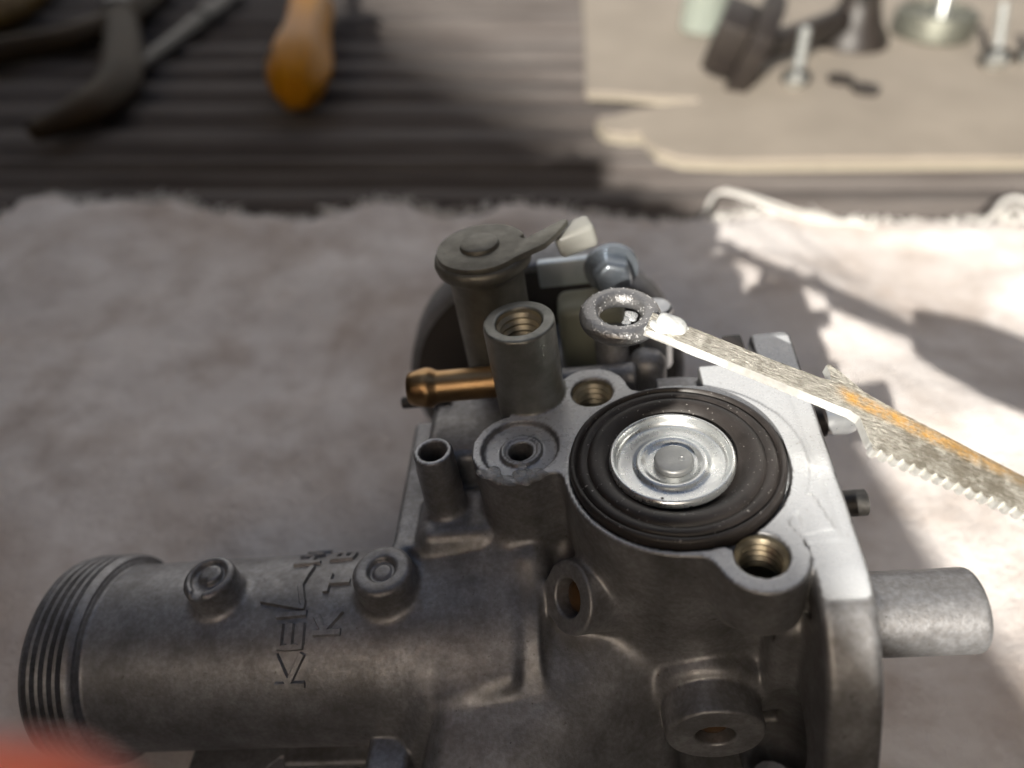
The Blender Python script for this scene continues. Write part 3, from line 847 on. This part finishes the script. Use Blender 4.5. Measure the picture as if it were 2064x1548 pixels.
# --- raised lettering, wrapped round the slide chamber (strokes given as x along the chamber, angle in degrees from its top towards the viewer)
RC = 13.0
def letter(strokes, w=.36, h=.30):
    parts = []
    for st in strokes:
        pts = []
        for (xa_, aa), (xb, ab) in zip(st[:-1], st[1:]):
            for s in range(6):
                t = s / 6; pts.append((xa_ + (xb - xa_) * t, aa + (ab - aa) * t))
        pts.append(st[-1])
        V, F = [], []
        m = len(pts)
        P3 = []
        for px_, an in pts:
            a = R(an); nrm = np.array([0, -math.sin(a), math.cos(a)])
            P3.append((np.array([px_, -5, -27.5]) + nrm * RC, nrm))
        for i in range(m):
            t = P3[min(i + 1, m - 1)][0] - P3[max(i - 1, 0)][0]; t /= np.linalg.norm(t)
            s = np.cross(P3[i][1], t)
            ex = (-t if i == 0 else t if i == m - 1 else 0 * t) * w * .5
            p, nn = P3[i]; p = p + ex
            V += [p - s * w * .75 - nn * .15, p - s * w * .42 + nn * h, p + s * w * .42 + nn * h, p + s * w * .75 - nn * .15]
        for i in range(m - 1):
            for k_ in range(3): F.append((4 * i + k_, 4 * i + k_ + 1, 4 * i + 5 + k_, 4 * i + 4 + k_))
        F.append((0, 1, 2, 3)); F.append((4 * m - 4, 4 * m - 3, 4 * m - 2, 4 * m - 1))
        parts.append((V, F))
    return mesh_obj("raised_letter", *merge(*parts), mat=ZINC, parent=carb, sharp=50)
for strokes in (
    [[(-51.6, 51), (-48.4, 51)], [(-50.2, 50), (-51.7, 36)], [(-50.2, 50), (-48.4, 36)]],                      # K
    [[(-51.4, 20), (-51.4, 31), (-48.5, 31), (-48.5, 20)], [(-50, 31), (-50, 20)]],                            # E
    [[(-51.8, 13.5), (-48.5, 13)]],                                                                            # I
    [[(-54.4, 4), (-48.7, 9.5), (-49.9, -5), (-49.4, -19)]],                                                   # H, worn to a zigzag
    [[(-52.0, -24.5), (-49.0, -25.5)], [(-50.2, -25), (-50.2, -31)]],                                          # I
    [[(-52.0, -36), (-49.2, -37), (-52, -46), (-49.2, -47)]],                                                  # N
    [[(-46.6, 24), (-43.7, 24)], [(-45.6, 23), (-46.6, 16)], [(-45.6, 23), (-43.7, 13.5)]],                    # K
    [[(-46.2, -6), (-43.5, -6)], [(-46.2, -1), (-46.2, -11)]],                                                 # T
    [[(-47.0, -28), (-44.4, -28.5), (-44.4, -36), (-45.7, -37), (-45.7, -28.3)], [(-45.7, -37), (-47, -36), (-47, -28)]]):   # B
    letter(strokes, .72, .45)
# ------------------------------------------------------------------ saw blade holding the o-ring (carburetor coordinates, then placed in the world)
CM = Matrix.Translation(CORG * MM) @ CROT.to_4x4()
def place(o): o.matrix_world = CM @ o.matrix_world; return o
Bz = 10.0
bl = empty("saw_blade", (0, 0, 0), None, "worn steel saw blade with orange paint, reaching in from the right over the carburetor", "saw blade")
d0 = np.array([0.4, 12.0]); d1 = np.array([30.0, -14.6])
ed_ = (d1 - d0) / np.linalg.norm(d1 - d0); en = np.array([-ed_[1], ed_[0]])
T = lambda s, w: tuple(d0 + ed_ * s + en * w)
Mx = frame((0, 0, 1))
# outline in blade coordinates: s along, w across (plus w is the back edge)
out = [(-2.6, 1.7), (4, 1.85), (12, 1.9), (18.4, 2.0), (19.3, 2.3), (19.0, 3.4), (18.4, 4.3), (18.7, 4.6), (20.2, 4.1), (23.2, 2.5), (26.0, 1.9), (36, 0.4), (70, -4.6)]
low = [(70, -4.7)]
s = 69.9
while s > 26.0:
    low += [(s, -4.7), (s - .3, -5.1), (s - .6, -5.2), (s - .9, -5.05), (s - 1.1, -4.7)]; s -= 1.15
low += [(25.6, -4.7), (24.9, -4.2), (24.2, -3.0), (23.3, -1.4), (22.2, -1.1), (12, -1.25), (4, -1.35), (-2.4, -1.5)]
poly = out + low
bme = mesh_obj("blade_plate", *prism([(a_, b_ * (1.1 if a_ > 18 else 1.0)) for a_, b_ in poly], -.6, .6), mat=BLADE, parent=bl, smooth=False)
bm = bmesh.new(); bm.from_mesh(bme.data)
top = [f for f in bm.faces if abs(f.normal.z) > .9]
bmesh.ops.triangulate(bm, faces=top)
for cutx in np.arange(-2, 70, 1.0):
    bmesh.ops.bisect_plane(bm, geom=bm.verts[:] + bm.edges[:] + bm.faces[:], plane_co=(cutx * MM, 0, 0), plane_no=(1, 0, 0))
for cuty in np.arange(-5.5, 4.7, .45):
    bmesh.ops.bisect_plane(bm, geom=bm.verts[:] + bm.edges[:] + bm.faces[:], plane_co=(0, cuty * MM, 0), plane_no=(0, 1, 0))
bm.to_mesh(bme.data); bm.free()
co = np.array([v.co for v in bme.data.vertices]) / MM
pnt = np.clip((co[:, 0] - 19.8) / 2.0, 0, 1) * np.clip(1 - np.abs(co[:, 1] - 1.2 + .1 * (co[:, 0] - 20) - .06 * np.sin(co[:, 0])) / 1.3, 0, 1) ** .6 * np.clip((48 - co[:, 0]) / 20, 0, 1)
film = np.clip((co[:, 0] - 24) / 6, 0.25, 1)
for nm, arr in (("paint", pnt), ("film", film)):
    a_ = bme.data.attributes.new(nm, 'FLOAT', 'POINT'); a_.data.foreach_set("value", arr.astype(np.float32))
bme.data.materials.append(BLADE_EDGE)
for p in bme.data.polygons:
    if abs(p.normal.z) < .5: p.material_index = 1
ang = math.atan2(ed_[1], ed_[0])
be = Vector((35.6, -16.7, -11.5)).normalized(); bw = Vector((0.425, 0.905, 0.0)).normalized(); bw = (bw - be * bw.dot(be)).normalized()
bl.matrix_world = CM @ (Matrix.Translation(Vector((d0[0], d0[1], Bz)) * MM) @ Matrix((be, bw, be.cross(bw))).transposed().to_4x4())
bevel(mesh_obj("handle", *prism([(46, -5), (52, -7), (62, -9), (120, -10), (128, -4), (128, 5), (120, 7), (64, 6), (54, 3), (46, 0)], -4, 4), mat=BLACKPL, parent=bl), 1.5, 2)  # out of view; added and widened so its shadow forms the band on the cloth
glue = mesh_obj("glue", *merge(blob((.1, .7, .75), (2.0, 1.6, 1.0), 21, 3, .22), blob((-1.0, -.4, .1), (1.7, 1.4, .8), 22, 3, .22), blob((.6, -1.2, .0), (2.2, .5, .55), 23), blob((.9, 1.5, .7), (1.2, .8, .7), 24), blob((4.5, -1.4, -.1), (3.6, .3, .5), 25)), mat=GLUE, parent=bl, sharp=180)

Rr, rr_ = 3.85, 1.3
V, F = [], []
for i in range(72):
    a = 2 * math.pi * i / 72
    for j in range(24):
        b = 2 * math.pi * j / 24
        V.append(((Rr + rr_ * math.cos(b)) * math.cos(a), (Rr + rr_ * math.cos(b)) * math.sin(a), rr_ * .95 * math.sin(b)))
        F.append((i * 24 + j, ((i + 1) % 72) * 24 + j, ((i + 1) % 72) * 24 + (j + 1) % 24, i * 24 + (j + 1) % 24))
ring = mesh_obj("o_ring", V, F, ORING, sharp=180)
tag(ring, "small dark rubber ring with wet sparkling droplets glued to the tip of the saw blade", "o-ring")
ring.matrix_world = CM @ Matrix.Translation(Vector((-4.9, 16.2, 10.0)) * MM) @ Matrix.Rotation(R(4), 4, 'X') @ Matrix.Rotation(R(5), 4, 'Y')
parts = []
rs = np.random.RandomState(5)
for i in range(170):
    a = rs.uniform(0, 2 * math.pi); b = rs.uniform(-.2, math.pi + .1)
    p = np.array([(Rr + rr_ * math.cos(b)) * math.cos(a), (Rr + rr_ * math.cos(b)) * math.sin(a), rr_ * .95 * math.sin(b)])
    parts.append(blob(p, (1, 1, 1) * np.array(rs.uniform(.04, .10)), i, 1, .2))
tag(mesh_obj("droplets", *merge(*parts), mat=DROP, parent=ring, sharp=180), kind="stuff")
mesh_obj("glue_lump", *merge(blob((1.3, -.2, .1), (.9, .9, .5), 31), blob((.7, -1.2, .1), (.5, .9, .3), 32)), mat=GEL, parent=ring, sharp=180)

# ------------------------------------------------------------------ things behind, on the boards
# amber screwdriver
sd = empty("screwdriver", (-84, 296, 6), None, "yellow translucent screwdriver handle lying on the dark boards", "screwdriver")
ax_s = np.array([-.14, 1.0, 0.0])
fl = lambda a, i: 1 + (.06 * math.cos(6 * a) if 2 <= i <= 6 else 0)
mesh_obj("handle", *lathe([(0, -16), (5.5, -15), (8.5, -11), (12.2, 6), (12.8, 14), (11.2, 34), (10.0, 60), (10.4, 95), (7.5, 100), (0, 100)], 24, (0, 0, 6), ax_s, .2, fl), mat=AMBER, parent=sd, sharp=30)
mesh_obj("shaft", *lathe([(3, 100), (3, 180), (0, 182)], 16, (0, 0, 6), ax_s), mat=BOLT, parent=sd)
# pliers
pl_ = empty("pliers", (-195, 400, 0), None, "dark old pliers with curved handles at the far left of the boards", "pliers")
def wp(pts, z=5): return catmull([np.array([x + 195, y - 400, z + dz]) for x, y, dz in [(p if len(p) == 3 else (*p, 0)) for p in pts]], 6)
mesh_obj("handle", *tube(wp([(-250, 330), (-226, 352), (-208, 366), (-196, 396), (-195, 430), (-200, 470)]), [7.5] * 25 + [8] * 6, 12, (1, .8)), mat=GRIP, parent=pl_)
cp = wp([(-214, 440), (-200, 408), (-187, 378), (-172, 340), (-162, 308), (-163, 282), (-174, 262)])
mesh_obj("handle", *tube(cp, np.interp(np.arange(len(cp)), [0, 10, 22, 30, len(cp) - 1], [8, 8, 9, 8, 4]), 12, (1, .8)), mat=GRIP, parent=pl_)
mesh_obj("pivot", *lathe([(0, 13), (5, 12.5), (7, 11), (7.5, 0), (0, 0)], 24, (-5, 8, 0)), mat=DARKSTEEL, parent=pl_)
mesh_obj("jaw", *tube(wp([(-202, 420), (-212, 470), (-214, 520), (-208, 560)]), [9] * 8 + [7] * 6 + [4] * 5, 8, (1, .6)), mat=DARKSTEEL, parent=pl_)
ho = mesh_obj("hand_tool", *tube([(-262, 372, 6), (-256, 400, 7), (-262, 440, 7), (-275, 500, 7)], [4, 10, 11, 9], 14, (1, .8)), mat=OLIVE)
tag(ho, "olive brown tool grip cut off by the upper left corner", "tool")
pun = empty("punch", (-160, 400, 2), None, "thin dark metal punch lying between the pliers and the yellow handle", "punch")
mesh_obj("shank", *tube([(-6, -70, 0), (-3, -42, 0), (1, 0, 0), (6, 60, 0)], [1.2, 3.2, 4, 4], 10), mat=DARKSTEEL, parent=pun)
mesh_obj("collar", *lathe([(0, -4), (5, -4), (5, 4), (0, 4)], 16, (2, 12, 0), (.1, 1, 0)), mat=DARKSTEEL, parent=pun)

# cardboard with torn corner
card = empty("cardboard", (36, 300, 0), None, "beige torn cardboard sheet under the loose parts", "cardboard")
top_poly = [(30.5, 309), (44, 307.5), (60, 304), (76, 301), (74, 297.5), (60, 295), (48, 290), (40, 284), (33.5, 283), (33.5, 277), (36, 270.5), (42, 268), (48, 269), (49, 262), (53, 254), (60, 248),
            (70, 246.5), (81, 246), (110, 247.5), (150, 248), (190, 248), (320, 250), (320, 560), (48, 560)]
low_poly = [(31.5, 311), (46, 309.3), (60, 305.5), (77, 301.5), (75, 298), (60, 295.5), (48, 290.5), (40, 284.5), (32.6, 283.6), (32.5, 276), (35, 269.5), (42, 266.8), (49, 267), (52, 253), (60, 246.5), (81, 244.6), (190, 246.8), (321, 249), (321, 561), (46, 561)]
mesh_obj("top_layer", *prism([(x - 36, y - 300) for x, y in top_poly], .4, 2.3), mat=CARD, parent=card, smooth=False)
mesh_obj("bottom_layer", *prism([(x - 36, y - 300) for x, y in low_poly], -1.9, .2), mat=TORN, parent=card, smooth=False)
# black rubber elbow
vb = empty("rubber_valve", (135, 345, 2.5), None, "black plastic valve with a tilted flange and an upright cone lying on the cardboard", "valve")
fx = frame((-1, .30, .30), (0, -.25, 1))
bevel(mesh_obj("flange", *prism([(-15, -16), (15, -16), (16, 14), (-15, 16)], -5, 4, fx, (-36, -26, 14)), mat=BLACKPL, parent=vb), 1.2, 2)
bevel(mesh_obj("collar", *prism([(-11, -11), (11, -11), (11, 11), (-11, 11)], 4, 17, fx, (-36, -26, 14)), mat=BLACKPL, parent=vb), 1.5, 2)
mesh_obj("stem", *tube([(-33, -24, 13), (-10, -6, 12.5), (14, 18, 11)], [6.0, 5.6, 6.0], 20), mat=BLACKPL, parent=vb)
mesh_obj("cone", *lathe([(0, -2), (16.5, -2), (17.2, -1), (17, 3), (12.5, 9), (9, 17), (7.8, 28), (7.6, 46), (0, 47)], 40, (25, 26, 0)), mat=BLACKPL, parent=vb)
mesh_obj("bead", *lathe([(0, -3), (2.4, -3), (2.4, 14), (0, 14)], 16, (23, 17.5, 22), (0, -.2, 1)), mat=DARKSTEEL, parent=vb)
# screws and fittings
def screw(name, p, d, L, r, label, head=4.0, cat="screw"):
    t = empty(name, p, None, label, cat, "small metal fittings on the cardboard")
    mesh_obj("head", *lathe([(0, -3.2), (head * .8, -3.2), (head, -2.4), (head, 0), (0, 0)], 20, (0, 0, head), d), mat=BOLT, parent=t)
    pr = [(r, 0)]
    h = 0.6
    while h < L: pr += [(r, h), (r * .86, h + .35), (r * .86, h + .55)]; h += .9
    pr += [(r * .8, L), (0, L)]
    mesh_obj("thread", *lathe(pr, 14, (0, 0, head), d), mat=BOLT, parent=t)
    mesh_obj("washer", *lathe([(r, .1), (head * 1.5, .1), (head * 1.5, 1.0), (r, 1.0)], 24, (0, 0, head), d), mat=DARKSTEEL, parent=t)
    return t
screw("screw", (117, 312, 2.5), (.22, .72, .66), 22, 2.4, "bright screw on the cardboard in front of the black valve")
screw("screw", (210, 334, 2.5), (.22, .75, .62), 26, 2.2, "long bright screw with dark washer at the right of the cardboard", 4.4)
screw("screw", (228, 338, 2.5), (.3, .7, .62), 18, 2.2, "screw cut off by the right edge of the photo", 4.4)
cupo = empty("small_cup", (93, 388, 2.5), None, "small clear greenish cup at the top of the cardboard left of the black valve", "cup")
mesh_obj("wall", *lathe([(9, 0), (11, 1), (11, 22), (10.2, 22), (9.6, 2), (0, 1.5)], 40), mat=CUPM, parent=cupo)
mesh_obj("insert", *lathe([(0, 26), (3, 26), (3.2, 20), (3.2, 2), (0, 2)], 20, (5, -4, 0)), mat=BOLT, parent=cupo)
disc = empty("metal_cap", (203, 382, 2.5), None, "round metal cap with a pin standing up on the cardboard", "cap")
mesh_obj("body", *lathe([(0, 0), (17.5, 0), (18.5, 1), (18.5, 9), (17.5, 11), (15.5, 11.5), (14.5, 9.5), (0, 9.5)], 48), mat=metal("dull_steel", (.22, .225, .19), (.15, .15, .125), (.5, .65), 120), parent=disc)
mesh_obj("pin", *lathe([(3, 9), (3, 24), (2.6, 26), (0, 26)], 20, (0, -6, 0), (0, .25, 1)), mat=BOLT, parent=disc)
lk = empty("gasket", (142, 314, 2.6), Matrix.Rotation(R(-58), 3, 'Z'), "small dark link with two holes on the cardboard beside the screw", "gasket")
def linkpoly():
    V, F = [], []
    n = 28; rings = []
    for sx, r_ in ((-6.5, 5.2), (6.5, 5.6)):
        V2, F2 = lathe([(r_ * .45, 0), (r_, 0), (r_, 1.8), (r_ * .45, 1.8), (r_ * .45, 0)], n, (sx, 0, 0))
        rings.append((V2, F2))
    return merge(*rings, box(-3.2, 3.2, -1.8, 1.8, .05, 1.75))
mesh_obj("plate", *linkpoly(), mat=BLACKPL, parent=lk)
post = empty("spacer", (132, 404, 2.5), None, "pale spacer tube at the top edge behind the black valve", "spacer")
mesh_obj("body", *lathe([(0, 0), (5, 0), (5, 9), (3.6, 9.4), (0, 9.4)], 24), mat=ZINC_BRIGHT, parent=post)

# ------------------------------------------------------------------ fingertip near the lens, lower left
fg = empty("person", (0, 0, 0), None, "blurred reddish fingertip of the person at the lower left corner", "person")
fr_ = np.array([0, math.cos(PITCH), -math.sin(PITCH)]); upv = np.array([0, math.sin(PITCH), math.cos(PITCH)]); rt = np.array([1.0, 0, 0])
base = np.array([0, 0, CAM_H]) + fr_ * 20.5 - upv * 16.75 + rt * 1.2
path = [base + rt * s + upv * e for s, e in ((-75, -9), (-55, -4.5), (-42, -1.2), (-36, -.6), (-28, -.4), (-22, -.3), (-17, -.6), (-13.5, -1.2), (-11.2, -2.2), (-10.0, -3.2), (-9.6, -4))]
mesh_obj("finger", *tube(path, [9.5, 9.2, 8.4, 8.6, 7.9, 7.6, 7.2, 6.3, 4.6, 2.6, .6], 28, (1, .86), tuple(upv)), mat=SKIN, parent=fg, sharp=180)
nv_, nf_ = [], []
for i in range(7):
    for j in range(7):
        s_ = -22 + 9.0 * i / 6; a_ = R(-46 + 92 * j / 6)
        rr2 = 7.75 - .05 * (i - 2) ** 2 - (.0 if i < 5 else .5 * (i - 4))
        nv_.append(base + rt * s_ + (-fr_ * math.cos(a_) * rr2 * .0 + upv * (-.5)) + (fr_ * math.cos(a_) + upv * math.sin(a_) * .9) * rr2)
for i in range(6):
    for j in range(6): nf_.append((i * 7 + j, i * 7 + j + 1, (i + 1) * 7 + j + 1, (i + 1) * 7 + j))
nl = mesh_obj("fingernail", nv_, nf_, mat=NAIL, parent=fg, sharp=180)
s_ = nl.modifiers.new("thick", 'SOLIDIFY'); s_.thickness = .4 * MM

# ------------------------------------------------------------------ added light blockers out of view; the first has its top edge shaped for shade
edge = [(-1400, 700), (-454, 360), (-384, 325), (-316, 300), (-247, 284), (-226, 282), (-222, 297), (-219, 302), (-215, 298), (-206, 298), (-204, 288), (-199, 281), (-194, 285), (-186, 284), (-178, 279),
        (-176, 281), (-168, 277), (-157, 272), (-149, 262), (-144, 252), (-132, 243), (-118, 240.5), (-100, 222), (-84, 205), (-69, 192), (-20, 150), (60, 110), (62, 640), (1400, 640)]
wall = mesh_obj("shade_blocker", *prism(edge + [(1400, -39), (-1400, -39)], -9, 9, np.array([[1, 0, 0], [0, 0, 1], [0, 1, 0]], float), (0, -309, 0)), mat=BROWN, smooth=False)
left = mesh_obj("side_blocker", *box(-470, -452, -290, 620, -39, 620), mat=BROWN, smooth=False)  # added, unseen: keeps sky light off from the left
tag(left, "added unseen dark panel left of the table that blocks sky light", "wall")
aw = mesh_obj("sky_blocker", *box(-440, 540, -290, -40, 640, 652), mat=BROWN, smooth=False)  # added overhead panel, unseen, to deepen the shade
outer = mesh_obj("outer_blocker", *prism([(-3200, 2290), (-1111, 1298), (-1043, 1264), (-975, 1230), (-945, 1214), (-940, -39), (-3200, -39)], -9, 9, np.array([[1, 0, 0], [0, 0, 1], [0, 1, 0]], float), (0, -2009, 0)), mat=BROWN, smooth=False)  # added far off, unseen, for the soft shade edge on the deck
tag(outer, "added unseen dark panel far behind the viewer that shades the boards at left", "light blocker")
right = mesh_obj("side_blocker", *box(560, 578, -290, 620, -39, 620), mat=BROWN, smooth=False)  # added on the right, unseen, to cut stray sky light
tag(right, "added unseen dark panel right of the table that blocks sky light", "wall")
house = mesh_obj("bounce_wall", *box(-2600, 2600, 2600, 2800, -900, 3600), mat=BOUNCE, smooth=False)  # added reflector, unseen: fill light and bright reflections on upward faces
tag(house, "added unseen grey panel far beyond the table that bounces sunlight back", "bounce panel")
tag(aw, "added unseen dark panel over the viewer that keeps the sky off the near half of the table", "sky_blocker")
mesh_obj("upper_blocker", *box(-1400, 62, -318, -300, 428, 640), mat=BROWN, parent=wall, smooth=False)  # added above the sun gap, unseen, to darken the front faces
tag(wall, "added unseen dark panel standing behind the viewer that shades the carburetor", "shade_blocker")
